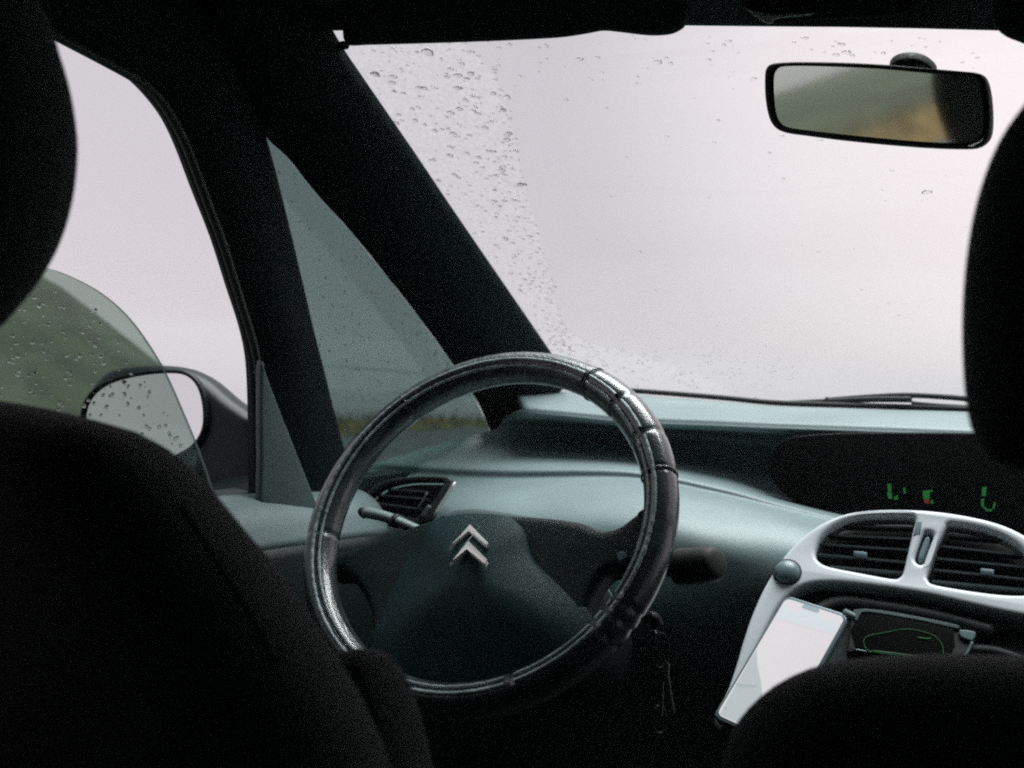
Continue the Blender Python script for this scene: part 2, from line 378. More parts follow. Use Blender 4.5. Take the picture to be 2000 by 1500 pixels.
# quarter light glass
qp = [(516, 258), (560, 306), (620, 380), (690, 458), (760, 545), (820, 622), (880, 705), (925, 772), (953, 830), (965, 880), (700, 960), (660, 840), (600, 590), (545, 360)]
SIDE = Plane((-.69, 1.1, 1.2), (1, 0, 0))
quart = shape('quarter_window', SIDE, [SIDE.px(qp)], .004, 0, M_TQ, body, 0, flat=True)
# remaining shell, mostly out of view: left rear side, right side, floor, rear, bulkhead
box('b_pillar', (-.72, -.06, .3), (-.665, .06, 1.62), M_BLACK, body, .015)
box('rear_quarter_panel', (-.73, -1.3, .25), (-.67, -.06, 1.04), M_BLACK, body, .015)
box('c_pillar', (-.72, -1.3, 1.04), (-.66, -.85, 1.62), M_BLACK, body, .01)
box('rear_roof_rail', (-.715, -.86, 1.53), (-.665, -.06, 1.66), M_BLACK, body, .008)
box('rear_side_window', (-.70, -.86, 1.03), (-.695, -.05, 1.54), M_TINT, body, 0)
box('right_door_panel', (.68, -1.3, .25), (.74, 1.62, 1.06), M_BLACK, body, .01)
box('right_roof_rail', (.68, -1.3, 1.52), (.74, .93, 1.68), M_BLACK, body, .01)
box('right_centre_pillar', (.675, -.06, 1.05), (.73, .08, 1.55), M_BLACK, body, .01)
box('right_rear_pillar', (.675, -1.3, 1.05), (.73, -.9, 1.55), M_BLACK, body, .01)
box('right_window', (.70, -.92, 1.03), (.705, .92, 1.55), M_TINT, body, 0)
tube('right_front_pillar', [Vector((.66, .88, 1.60)), Vector((.655, 1.2, 1.45)), Vector((.64, 1.62, 1.20))], .045, M_PILL, body, 10, 4)
tube('right_quarter_post', [Vector((.69, .93, 1.56)), Vector((.69, 1.0, 1.3)), Vector((.69, 1.06, 1.05))], .03, M_PILL, body, 10, 4)
box('floor_pan', (-.74, -1.32, .2), (.74, 1.75, .26), M_BLACK, body, 0)
box('rear_panel', (-.74, -1.36, .25), (.74, -1.29, 1.68), M_BLACK, body, 0)
box('bulkhead', (-.74, 1.70, .25), (.74, 1.75, 1.16), M_BLACK, body, 0)
box('left_footwell_side', (-.74, .9, .25), (-.70, 1.72, 1.06), M_BLACK, body, 0)

def film_mat():
    m = bpy.data.materials.new('thin_water_film'); m.use_nodes = True; t = m.node_tree; t.nodes.clear()
    c = N(t, 'ShaderNodeTexCoord'); n = N(t, 'ShaderNodeTexNoise', Scale=170, Detail=4.0, Roughness=.6); t.links.new(c.outputs['Object'], n.inputs['Vector'])
    q = N(t, 'ShaderNodeMapRange'); q.inputs['From Min'].default_value = .38; q.inputs['From Max'].default_value = .74; q.inputs['To Min'].default_value = .0; q.inputs['To Max'].default_value = .10
    t.links.new(n.outputs['Fac'], q.inputs['Value'])
    d = N(t, 'ShaderNodeBsdfTranslucent'); d.inputs['Color'].default_value = (.55, .53, .55, 1); tr = N(t, 'ShaderNodeBsdfTransparent')
    ms = N(t, 'ShaderNodeMixShader'); t.links.new(q.outputs[0], ms.inputs[0]); t.links.new(tr.outputs[0], ms.inputs[1]); t.links.new(d.outputs[0], ms.inputs[2])
    o = N(t, 'ShaderNodeOutputMaterial'); t.links.new(ms.outputs[0], o.inputs['Surface']); return m
M_FILM = film_mat()
FPL = Plane(WSC.o + WSC.n*.0052, WSC.n)
fl = crom(FPL.px([(640, 60), (760, 56), (860, 62), (930, 110), (975, 165),  (1000, 250), (1021, 350), (1060, 480), (1088, 600), (1104, 640), (1150, 668), (1230, 690), (1330, 722), (1420, 760), (1440, 830), (1200, 830), (900, 780)]), 3, True)
film = shape('water_film', FPL, [[tuple(p) for p in fl]], .0003, 0, M_FILM, wind, 0, flat=True)
# rain on the windscreen (uncountable, one part)
def drops(name, plane_pts, parent, n_out, r_fun, water=M_WATER):
    bm = bmesh.new(); NR, NA = 4, 9
    for P, nrm, ux, uy, rx, ry, hh in plane_pts:
        ph = random.uniform(0, 6.3); am = random.uniform(.05, .22)
        rings = []
        for i in range(NR):
            a = pi/2*i/NR; ring = []
            for k in range(NA):
                q = 2*pi*k/NA; w = 1 + am*sin(2*q+ph) + am*.5*sin(3*q-ph)
                ring.append(bm.verts.new(P + ux*(cos(q)*rx*w*cos(a)) + uy*(sin(q)*ry*w*cos(a)) + nrm*(hh*sin(a))))
            rings.append(ring)
        top = bm.verts.new(P + nrm*hh)
        for i in range(NR-1):
            for k in range(NA): bm.faces.new((rings[i][k], rings[i][(k+1) % NA], rings[i+1][(k+1) % NA], rings[i+1][k]))
        for k in range(NA): bm.faces.new((rings[-1][k], rings[-1][(k+1) % NA], top))
        bm.faces.new(rings[0][::-1])
    bmesh.ops.recalc_face_normals(bm, faces=bm.faces)
    me = bpy.data.meshes.new(name); bm.to_mesh(me); bm.free()
    o = link(name, me, water, parent); o['kind'] = 'stuff'
    sharp(o, 50); return o
wpts = []
def pil_x(y): return 680 + (y-95)*(400/595)
def wipe_x(y): return 985 + (y-150)*.18 if y < 350 else 1021 + (y-350)*.29
def add_drop(px, py, r, el=1.0):
    P = WSC.hit(px, py, .0046); wpts.append((P, WSC.n, WSC.x, WSC.y, r*el, r*random.uniform(.8, 1.2), r*random.uniform(.5, .85)))
k = 0
while k < 430:                                    # strip the wiper never reaches
    y = random.uniform(96, 690); x0, x1 = pil_x(y), wipe_x(y)
    if x1 < x0: continue
    x = x0 + (x1-x0)*random.random()**.75
    big = y < 480
    r = random.choice([.0008, .0010, .0012, .0015, .0018, .0023, .0030]) if big else random.choice([.0007, .0009, .0012, .0016, .002])
    add_drop(x, y, r, random.uniform(1.1, 2.3)); k += 1
for _ in range(150):                              # fine spray along the edge of the wiped field
    y = random.uniform(200, 700); add_drop(wipe_x(y) - abs(random.gauss(0, 28)), y, random.uniform(.0006, .0018), 1.2)
for _ in range(110): add_drop(random.uniform(720, 1950), random.triangular(66, 215, 80), random.choice([.0008, .0010, .0013, .0019]), random.uniform(1.1, 1.9))
for _ in range(90): add_drop(random.uniform(1150, 1900), random.uniform(150, 640), random.choice([.0006, .0008, .0011, .0017]), random.uniform(1.0, 1.6))
for _ in range(520):                              # spray left under the wiper's sweep
    x = 1080 + 480*random.random()**1.3; y = random.triangular(640, 765, 690) + (x-1080)*.06; add_drop(x, y, random.choice([.0007, .001, .0014, .0019]), 1.3)
for x, y, r in ((835, 103, .0065), (893, 173, .0045), (773, 241, .0042), (993, 262, .0046), (983, 216, .0038), (880, 221, .0045), (878, 305, .0046), (846, 313, .004), (856, 354, .0042), (1132, 116, .0038), (1285, 122, .004), (827, 173, .0035), (1810, 376, .004), (1653, 103, .004)):
    add_drop(x, y, r*.8, 1.6)
drops('raindrops', wpts, wind, 0, None)
def side_drops(parent, poly_px, n, xoff, rs):
    P2 = SIDE.px(poly_px); xs = [p[0] for p in P2]; ys = [p[1] for p in P2]; out = []
    def inside(x, y):
        c = False
        for (ax, ay), (bx, by) in zip(P2, P2[1:]+P2[:1]):
            if (ay > y) != (by > y) and x < (bx-ax)*(y-ay)/(by-ay)+ax: c = not c
        return c
    while len(out) < n:
        x, y = random.uniform(min(xs), max(xs)), random.uniform(min(ys), max(ys))
        if not inside(x, y): continue
        r = random.choice(rs); out.append((SIDE.o + SIDE.x*x + SIDE.y*y + Vector((xoff, 0, 0)), Vector((-1, 0, 0)), SIDE.x, SIDE.y, r, r*random.uniform(.9, 1.3), r*.95))
    drops('raindrops', out, parent, 0, None)
side_drops(quart, qp, 330, -.0045, [.0006, .0009, .0014, .0020])

# ================================================================== DRIVER'S DOOR
door = thing('driver_door', "driver's door with half-lowered tinted window and grey padded sill", 'car door', (-.68, .5, .3))
loftk('window_frame', E1, E2, Vector((.022, 0, 0)), M_PILL, door, k=(.2, .5, .8), offset=-1)
arc = [(-420, 470), (-200, 480), (-60, 492), (70, 519), (130, 536), (200, 573), (255, 622), (300, 684), (330, 738), (360, 806), (385, 866), (405, 920), (430, 1000)]
DW = Plane((-.688, .6, 1.2), (1, 0, 0))
ap = [tuple(p) for p in crom(DW.px(arc), 5)]
gp = ap + DW.px([(430, 1100), (-420, 1200)])
pane = shape('window_glass', DW, [gp], .004, 0, M_TD, door, 0, flat=True)
side_drops(pane, [(-50, 560), (80, 540), (200, 610), (320, 780), (370, 900), (100, 900), (-50, 800)], 260, -.0025, [.0006, .0008, .0012, .0017, .0022])
ys = [.02, .3, .6, .8, .88, .94, 1.0, 1.06, 1.12]
rows = []
for dx, dz in ((-.690, 1.035), (-.684, 1.062), (-.665, 1.068), (-.640, 1.064), (-.615, 1.047), (-.60, 1.015), (-.592, .96), (-.585, .85), (-.59, .7), (-.61, .5), (-.62, .3)):
    rows.append([Vector((dx, y, dz - .010*max(0, (y-.88)/.2))) for y in ys])
grid('door_sill', rows[:6], M_DASH, door, 3, solid=.02, offset=1)
grid('door_panel', [[p + Vector((.001, 0, 0)) for p in r] for r in rows[5:]], M_SOFT, door, 3, solid=.02, offset=1)  # black below the grey sill: shade on the lower door painted in
SP = Plane((-.637, .95, 1.15), (1, -.18, .1))
shape('mirror_corner_panel', SP, [sm(SP, [(511, 712), (516, 708), (524, 735), (560, 830), (612, 962), (622, 1000), (560, 1010), (513, 1000), (511, 900), (510, 800)], 3)], .012, .004, M_SAIL, door, 0)
box('door_outer_skin', (-.73, .02, .25), (-.70, 1.10, 1.03), M_SHELL, door, .01)

# door mirror outside
dmir = thing('door_mirror', "black door mirror outside the driver's window, half seen through the tinted glass", 'door mirror', (-.86, .97, 1.02))
DM = Plane((-.90, .955, 1.15), (.30, -.94, .16))
ho_px = [(148, 800), (160, 752), (190, 719), (240, 707), (300, 706), (350, 712), (392, 732), (440, 772), (480, 800), (520, 830), (530, 900), (520, 965), (440, 972), (330, 960), (220, 960), (165, 900)]
gl_px = [(168, 812), (182, 775), (215, 750), (268, 735), (330, 729), (366, 735), (388, 758), (398, 798), (396, 838), (378, 868), (350, 886), (320, 900), (260, 905), (200, 890), (174, 855)]
cushion('mirror_housing', DM, ho_px, .075, .03, M_SHELL, dmir, front=-.004, puff=0)
shape('mirror_rim', DM, [sm(DM, [(x+(x-285)*.07, y+(y-815)*.085) for x, y in gl_px]), sm(DM, gl_px)], .014, .003, M_SHELL, dmir, .006)
shape('mirror_glass', DM, [sm(DM, gl_px)], .004, .0, M_MIRD, dmir, .001, flat=True)
tube('mirror_arm', [Vector((-.84, 1.0, 1.04)), Vector((-.78, 1.0, 1.04)), Vector((-.70, .99, 1.05))], .03, M_SHELL, dmir, 10, 4)

# ================================================================== DASHBOARD
dash = thing('dashboard', 'grey moulded dashboard under the windscreen with silver centre fascia', 'dashboard', (0, 1.35, .9))
def D(*pts): return pts
rowsp = [
 [(1000, 762, 0), (1100, 764, 0), (1220, 770, 0), (1400, 784, 0), (1520, 793, 0), (1700, 799, 0), (1890, 804, 0), (2100, 812, 0), (2400, 826, 0)],
 [(1010, 772, 1.5), (1105, 778, 1.5), (1225, 783, 1.5), (1400, 793, 1.5), (1520, 801, 1.5), (1700, 806, 1.5), (1890, 812, 1.5), (2100, 821, 1.5), (2400, 838, 1.5)],
 [(1020, 788, 1.43), (1110, 797, 1.43), (1230, 807, 1.43), (1400, 814, 1.43), (1520, 820, 1.43), (1700, 826, 1.43), (1890, 833, 1.43), (2100, 843, 1.43), (2400, 863, 1.43)],
 [(1020, 802, 1.415), (1110, 809, 1.415), (1230, 820, 1.415), (1400, 827, 1.415), (1520, 832, 1.415), (1700, 838, 1.415), (1890, 846, 1.415), (2100, 858, 1.415), (2400, 878, 1.415)],
 [(1015, 814, 1.425), (1110, 820, 1.425), (1230, 832, 1.425), (1400, 839, 1.425), (1520, 844, 1.425), (1700, 851, 1.425), (1890, 859, 1.425), (2100, 870, 1.425), (2400, 893, 1.425)],
 [(985, 825, 1.5), (1100, 832, 1.54), (1230, 838, 1.55), (1400, 850, 1.55), (1520, 858, 1.55), (1700, 862, 1.55), (1890, 870, 1.55), (2100, 880, 1.55), (2400, 905, 1.55)],
 [(955, 842, 1.49), (1080, 852, 1.53), (1230, 862, 1.53), (1400, 884, 1.53), (1520, 900, 1.53), (1700, 960, 1.53), (1890, 985, 1.53), (2100, 1015, 1.53), (2400, 1045, 1.53)],
 [(845, 870, 1.44), (1030, 874, 1.47), (1230, 886, 1.475), (1400, 915, 1.47), (1520, 958, 1.45), (1700, 1004, 1.43), (1890, 1022, 1.43), (2100, 1062, 1.43), (2400, 1095, 1.43)],
 [(780, 890, 1.38), (980, 897, 1.4), (1220, 905, 1.405), (1400, 935, 1.4), (1530, 976, 1.38), (1700, 1016, 1.37), (1890, 1034, 1.37), (2100, 1074, 1.37), (2400, 1105, 1.37)],
 [(735, 903, 1.33), (960, 915, 1.33), (1220, 918, 1.335), (1400, 950, 1.34), (1530, 986, 1.33), (1700, 1024, 1.32), (1890, 1042, 1.32), (2100, 1082, 1.32), (2400, 1112, 1.32)],
 [(700, 917, 1.322), (950, 932, 1.322), (1225, 933, 1.326), (1400, 963, 1.33), (1530, 994, 1.32), (1700, 1032, 1.31), (1890, 1050, 1.31), (2100, 1090, 1.31), (2400, 1120, 1.31)],
 [(680, 927, 1.3), (945, 943, 1.295), (1230, 942, 1.29), (1400, 970, 1.29), (1530, 1002, 1.28), (1700, 1040, 1.28), (1890, 1058, 1.28), (2100, 1098, 1.28), (2400, 1128, 1.28)],
 [(660, 962, 1.25), (940, 972, 1.2049999999999998), (1235, 968, 1.1949999999999998), (1400, 994, 1.1949999999999998), (1530, 1020, 1.2049999999999998), (1700, 1060, 1.2149999999999999), (1890, 1080, 1.2149999999999999), (2100, 1118, 1.2149999999999999), (2400, 1148, 1.2149999999999999)],
 [(640, 1020, 1.21), (930, 1020, 1.15), (1240, 1020, 1.13), (1400, 1045, 1.135), (1530, 1065, 1.16), (1700, 1100, 1.17), (1890, 1120, 1.17), (2100, 1140, 1.17), (2400, 1170, 1.17)],
 [(620, 1100, 1.19), (920, 1090, 1.14), (1240, 1090, 1.12), (1400, 1110, 1.125), (1530, 1130, 1.15), (1700, 1150, 1.16), (1890, 1170, 1.16), (2100, 1200, 1.16), (2400, 1230, 1.16)],
 [(600, 1200, 1.19), (910, 1180, 1.17), (1240, 1170, 1.16), (1390, 1190, 1.165), (1500, 1210, 1.18), (1700, 1240, 1.15), (1890, 1260, 1.15), (2100, 1290, 1.15), (2400, 1320, 1.15)],
 [(590, 1330, 1.2), (900, 1310, 1.24), (1230, 1290, 1.25), (1380, 1300, 1.25), (1480, 1310, 1.24), (1700, 1340, 1.16), (1890, 1360, 1.16), (2100, 1390, 1.16), (2400, 1420, 1.16)],
 [(580, 1560, 1.26), (900, 1560, 1.42), (1230, 1560, 1.42), (1380, 1560, 1.42), (1480, 1560, 1.4), (1700, 1560, 1.24), (1890, 1560, 1.24), (2100, 1560, 1.24), (2400, 1560, 1.24)],
]
rows = []
for i, rp in enumerate(rowsp):
    P = [WSC.hit(px, py, -.012) if i == 0 else onY(px, py, yy) for px, py, yy in rp]
    rows.append(crom(P, 5))
grid('dash_moulding', rows, M_DASH, dash, 4, solid=.012, offset=-1, flip=True)

# smoked central display in the bowl
DP = Plane(onY(1750, 930, 1.385), (0, -.95, .30))
dsp = shape('display_screen', DP, [sm(DP, [(1499, 905), (1508, 938), (1535, 968), (1580, 986), (1640, 994), (1750, 1003), (1900, 1020), (2100, 1050), (2200, 1000), (2200, 880), (2050, 850), (1800, 843), (1600, 846), (1520, 862)], 4)], .012, .004, M_GLOSS, dash, 0)
def segs(pl, parent, items, m, front=.0012):
    for it in items:
        shape('display_segment', pl, [pl.px(it)], .0008, 0, m, parent, front, flat=True)
segs(DP, dsp, [[(1733, 945), (1740, 945), (1741, 960), (1735, 961)], [(1732, 962), (1741, 962), (1743, 974), (1736, 975)], [(1746, 972), (1753, 967), (1754, 975), (1747, 977)],
               [(1764, 953), (1768, 952), (1769, 964), (1765, 964)],
               [(1802, 959), (1822, 957), (1822, 960), (1816, 962), (1815, 975), (1803, 975)], [(1817, 978), (1822, 977), (1823, 984), (1818, 984)],
               [(1918, 952), (1927, 951), (1925, 969), (1917, 969)], [(1916, 975), (1922, 974), (1921, 990), (1916, 988)], [(1917, 989), (1923, 990), (1930, 995), (1938, 994), (1937, 999), (1926, 998)], [(1938, 993), (1941, 982), (1945, 982), (1942, 994)]], M_GREEN)
segs(DP, dsp, [[(1804, 976), (1815, 976), (1814, 984), (1806, 983)]], M_RED)

# silver-grey centre fascia with two vents
FA = Plane((-.074, 1.12, 1.035), (0, -.80, .60))
out_px = [(1396, 1398), (1420, 1352), (1438, 1300), (1452, 1252), (1470, 1200), (1498, 1140), (1540, 1078), (1590, 1033), (1642, 1008), (1700, 998), (1780, 997), (1850, 1003), (1920, 1016), (1975, 1034), (2030, 1066), (2080, 1110), (2110, 1160), (2130, 1215), (2120, 1235), (2060, 1222), (2010, 1208), (1950, 1196), (1880, 1180), (1800, 1162), (1700, 1147), (1630, 1140), (1580, 1143), (1545, 1160), (1516, 1195), (1480, 1268), (1440, 1352), (1420, 1398)]
vL = [(1594, 1072), (1602, 1054), (1620, 1036), (1650, 1020), (1690, 1011), (1740, 1009), (1778, 1010), (1787, 1016), (1784, 1034), (1773, 1080), (1764, 1118), (1756, 1129), (1740, 1131), (1680, 1120), (1620, 1108), (1600, 1098), (1593, 1086)]
vR = [(1846, 1034), (1850, 1026), (1862, 1024), (1910, 1032), (1955, 1047), (1992, 1070), (2012, 1100), (2020, 1135), (2015, 1158), (1995, 1164), (1930, 1160), (1830, 1144), (1813, 1134), (1811, 1120), (1828, 1070)]
slot = [(1787, 1095), (1790, 1080), (1803, 1046), (1811, 1041), (1820, 1043), (1822, 1052), (1812, 1085), (1805, 1100), (1796, 1104)]
fas = shape('centre_fascia', FA, [sm(FA, out_px, 4), sm(FA, vL, 4), sm(FA, vR, 4), sm(FA, slot, 4)], .026, .005, M_FASC, dash, .004)
shape('fascia_gap', FA, [sm(FA, [(x+(x-1800)*.022-3, y+(y-1200)*.02-2) for x, y in out_px[:22]] + [(2100, 1300), (1900, 1400), (1600, 1440), (1450, 1440)], 4)], .02, .004, M_SOFT, dash, -.024)
def vent(label_rows, hole, tab):
    xs = [p[0] for p in hole]; ys = [p[1] for p in hole]; cx, cy = sum(xs)/len(xs), sum(ys)/len(ys)
    v = shape('air_vent', FA, [sm(FA, [(cx+(x-cx)*1.03, cy+(y-cy)*1.03) for x, y in hole], 4)], .006, .001, M_VENT, dash, -.035)
    for (x0, y0, x1, y1) in label_rows:
        a, b = FA.hit(x0, y0, -.006), FA.hit(x1, y1, -.006); u = (b-a).normalized(); dn = (FA.n*.9 - FA.y*.25).normalized(); th = u.cross(dn)
        V = []
        for p in (a, (a*2+b)/3, (a+b*2)/3, b):
            for s, t in ((0, .0011), (-.016, .0016), (-.016, -.0016), (0, -.0011)): V.append(p + dn*s + th*t)
        Fc = [(0, 1, 2, 3)[::-1], (12, 13, 14, 15)] + [(i*4+k, i*4+(k+1) % 4, i*4+4+(k+1) % 4, i*4+4+k) for i in range(3) for k in range(4)]
        link('slat', pymesh('slat', V, Fc), M_SLAT, v, False)
    t = shape('vent_tab', FA, [FA.px([(tab[0]-13, tab[1]-5), (tab[0]+13, tab[1]-2), (tab[0]+13, tab[1]+5), (tab[0]-13, tab[1]+2)])], .01, .001, M_BTN, v, .0)
    return v
vent([(1626, 1026, 1786, 1030), (1606, 1044, 1782, 1052), (1600, 1062, 1778, 1074), (1598, 1082, 1772, 1098), (1622, 1106, 1768, 1118)], vL, (1680, 1080))
vent([(1852, 1044, 1962, 1054), (1838, 1066, 1996, 1084), (1830, 1090, 2010, 1108), (1824, 1112, 2014, 1132), (1820, 1134, 2010, 1152)], vR, (1928, 1114))
shape('thumbwheel', FA, [sm(FA, [(1793, 1088), (1806, 1052), (1815, 1050), (1815, 1062), (1804, 1092), (1797, 1096)], 4)], .012, .003, M_BTN, dash, .002)
shape('vent_side_cheek', FA, [FA.px([(1790, 1022), (1803, 1020), (1797, 1048), (1784, 1050)])], .006, .0015, M_BTN, dash, .0045)
# round push button
def dome(name, pl, px, py, rpx, h, m, parent, front=.004):
    c = pl.hit(px, py, front); q = pl.hit(px+rpx, py, front); R = (q-c).length; V = []; Fc = []; nv, nr = 28, 7
    for i in range(nr):
        a = pi/2*i/nr
        for k in range(nv): V.append(c + (pl.x*cos(2*pi*k/nv) + pl.y*sin(2*pi*k/nv))*R*cos(a) + pl.n*h*sin(a))
    V.append(c + pl.n*h)
    for i in range(nr-1):
        for k in range(nv): Fc.append((i*nv+k, i*nv+(k+1) % nv, (i+1)*nv+(k+1) % nv, (i+1)*nv+k))
    for k in range(nv): Fc.append(((nr-1)*nv+k, (nr-1)*nv+(k+1) % nv, nr*nv))
    return link(name, pymesh(name, V, Fc), m, parent)
shape('button_socket', FA, [[(FA.to2(FA.hit(1537, 1117, .0045))[0]+.0158*cos(t*pi/16), FA.to2(FA.hit(1537, 1117, .0045))[1]+.0158*sin(t*pi/16)) for t in range(32)]], .004, .001, M_SOFT, dash, .006)
dome('round_button', FA, 1537, 1117, 25, .010, M_BTN, dash, .006)

# recess under the fascia with radio
RC = Plane(FA.hit(1720, 1240, -.020), (0, -.80, .60))
tube('recess_lip', [RC.hit(*p, .004) for p in ((1590, 1200), (1640, 1178), (1720, 1186), (1840, 1208), (1940, 1235))], .009, M_SOFT, dash, 10, 5)
rad = thing('car_radio', 'black radio with dim green car outline on its display, below the centre vents', 'radio', RC.hit(1770, 1240, .006))
RP = Plane(RC.hit(1760, 1240, .008), (0, -.80, .60))
rb = shape('radio_face', RP, [sm(RP, [(1662, 1196), (1672, 1190), (1720, 1194), (1800, 1206), (1880, 1222), (1905, 1232), (1903, 1245), (1885, 1290), (1870, 1310), (1850, 1312), (1740, 1290), (1660, 1272), (1655, 1262)], 3)], .02, .003, M_SOFT, rad, 0)
shape('display_frame', RP, [sm(RP, [(1668, 1192), (1720, 1193), (1800, 1207), (1870, 1222), (1868, 1230), (1800, 1215), (1720, 1201), (1684, 1198), (1676, 1212), (1668, 1212)], 2)], .004, .001, M_SAIL, rad, .003)
tube('lower_edge', [RP.hit(*p, .001) for p in ((1668, 1268), (1700, 1274), (1750, 1285), (1800, 1293))], .0008, M_PHB, rad, 6, 3)
disp = shape('radio_display', RP, [sm(RP, [(1680, 1200), (1790, 1214), (1862, 1230), (1852, 1290), (1800, 1290), (1672, 1266)], 2)], .003, .0005, M_GLOSS, rad, .002)
def pline(name, pl, pts, w, m, parent, front, closed=False):
    return tube(name, [pl.hit(*p, front) for p in (pts + [pts[0]] if closed else pts)], w, m, parent, 6, 4)
pline('car_outline', RP, [(1689, 1262), (1687, 1250), (1698, 1241), (1725, 1236), (1755, 1230), (1775, 1229), (1800, 1233), (1825, 1242), (1838, 1256), (1842, 1270), (1838, 1288), (1825, 1290), (1800, 1287), (1760, 1280), (1700, 1272)], .00045, M_DIMG, disp, .0024, True)
pline('door_ajar_mark', RP, [(1792, 1245), (1806, 1247), (1818, 1247)], .0008, M_DIMG, disp, .0024)
pline('ground_mark', RP, [(1702, 1271), (1740, 1275), (1800, 1283)], .0008, M_DIMG, disp, .0024)
shape('radio_button', RP, [sm(RP, [(1874, 1232), (1900, 1235), (1906, 1240), (1900, 1254), (1890, 1252), (1876, 1246)], 2)], .006, .0015, M_BTN, rad, .004)
pline('radio_edge', RP, [(1899, 1254), (1888, 1276), (1872, 1300)], .0016, M_SAIL, rad, .003)
KN = Plane(RC.hit(1970, 1225, .0), (0, -.86, .50))
shape('ashtray_handle', KN, [sm(KN, [(1922, 1222), (1940, 1215), (2000, 1216), (2090, 1226), (2090, 1240), (2000, 1234), (1940, 1231), (1922, 1230)], 3)], .016, .004, M_SAIL, dash, 0)
tube('console_rib', [RC.hit(*p, .0) for p in ((1885, 1268), (1940, 1272), (1990, 1288), (2040, 1312))], .006, M_SOFT, dash, 8, 4)

# left air vent on the dash
LV = Plane(onY(800, 970, 1.150), (.10, -.86, .45))
lv = thing('side_vent', 'black air vent at the left end of the dashboard, seen through the steering wheel', 'air vent', LV.o)
hole = [(722, 962), (745, 944), (790, 934), (850, 932), (882, 936), (878, 955), (858, 985), (838, 1018), (800, 1030), (740, 1020), (706, 1000), (708, 980)]
inn = [(735, 964), (760, 950), (800, 941), (850, 940), (868, 943), (862, 960), (845, 985), (818, 1012), (790, 1018), (740, 1010), (718, 997), (722, 978)]
shape('vent_frame', LV, [sm(LV, hole, 4), sm(LV, inn, 4)], .016, .003, M_VENT, lv, .006)
shape('vent_cavity', LV, [sm(LV, inn, 4)], .004, 0, M_RUB, lv, -.012, flat=True)
for (x0, y0, x1, y1) in ((757, 955, 835, 960), (735, 966, 835, 974), (722, 980, 822, 994), (715, 996, 812, 1014)):
    a, b = LV.hit(x0, y0, .0), LV.hit(x1, y1, .0); u = (b-a).normalized(); th = u.cross(LV.n)
    V = [p + LV.n*s + th*t for p in (a, b) for s, t in ((0, .0012), (-.014, .0012), (-.014, -.0012), (0, -.0012))]
    link('slat', pymesh('slat', V, [(3, 2, 1, 0), (4, 5, 6, 7)] + [(k, (k+1) % 4, 4+(k+1) % 4, 4+k) for k in range(4)]), M_SLAT, lv, False)
tube('slat_link', [LV.hit(*p, .002) for p in ((834, 962), (826, 978), (812, 1000))], .0018, M_SLAT, lv, 6, 2)
tube('bright_edge', [LV.hit(*p, .009) for p in ((889, 942), (876, 963), (862, 985), (848, 1008))], .0022, M_TRIM, lv, 8, 2)
tube('vent_wheel', [LV.hit(*p, .006) for p in ((840, 988), (832, 1000), (824, 1012))], .004, M_SLAT, lv, 8, 2)

# ================================================================== STEERING WHEEL
EL = radians(33)
WN = Vector((-sin(radians(1.0))*cos(EL), -cos(EL)*cos(radians(1.0)), sin(EL)))
WC = Vector((-.3153, .8494, 1.0964)) - UP*.0045
WP = Plane(WC, WN)
wheel = thing('steering_wheel', 'black leather steering wheel with twin silver chevrons on its hub', 'steering wheel', WC)
RM, RT_ = .1775, .0175
def wang(px, py): x, y = WP.to2(WP.hit(px, py)); return atan2(y, x)
seams = [wang(795, 785), wang(1168, 742), wang(1213, 803), wang(1256, 868), wang(1270, 936), wang(1196, 1170), wang(1184, 1195), wang(1165, 1226), wang(1010, 1345), wang(640, 1050)]
bulgeA, bulgeB = wang(1270, 936), wang(1168, 742)
texA, texB = wang(1168, 742), wang(795, 785)
NU, NV = 420, 36; V = []; Fc = []; mi = []
for i in range(NU):
    t = -pi + 2*pi*i/NU
    sc = 1.0
    for s in seams:
        d = abs((t-s+pi) % (2*pi)-pi); sc -= .085*math.exp(-(d/.012)**2)
    if bulgeA < t < bulgeB:                        # finger-moulded thumb grip
        q = (t-bulgeA)/(bulgeB-bulgeA); sc += .10*sin(pi*q)**.6
    rd = Vector((cos(t), sin(t)))
    for k in range(NV):
        a = 2*pi*k/NV                             # 0 = outward, pi/2 = towards driver, pi = inward
        g = 0
        for a0, w, dd in ((2.05, .10, .09), (2.45, .10, .09), (2.85, .09, .06)): g -= dd*math.exp(-((a-a0)/w)**2)
        r = RT_*sc*(1+g)
        # deep section: longer along the axle than across
        cr, ca = cos(a)*r*.92, sin(a)*r*1.08
        if texA < t < texB: cr *= 1 + .012*random.uniform(-1, 1); ca *= 1 + .012*random.uniform(-1, 1)
        V.append(WC + WP.x*(rd.x*(RM+cr)) + WP.y*(rd.y*(RM+cr)) + WN*(ca))
for i in range(NU):
    t = -pi + 2*pi*(i+.5)/NU
    for k in range(NV):
        j, l = (i+1) % NU, (k+1) % NV; Fc.append((i*NV+k, j*NV+k, j*NV+l, i*NV+l)); mi.append(1 if texA < t < texB else 0)
me = pymesh('rim', V, Fc); me.materials.append(M_RIM); me.materials.append(M_RIMT)
for p, q in zip(me.polygons, mi): p.material_index = q
link('rim', me, None, wheel)
for s in (seams[1], seams[4], seams[0]):            # leather joint rings
    ring = []
    for k in range(25):
        a = 2*pi*k/24; r = RT_*1.03
        ring.append(WC + (WP.x*cos(s) + WP.y*sin(s))*(RM+cos(a)*r*.92) + WN*(sin(a)*r*1.08))
    tube('leather_joint', ring, .0011, M_RIM, wheel, 6, 1, caps=False)
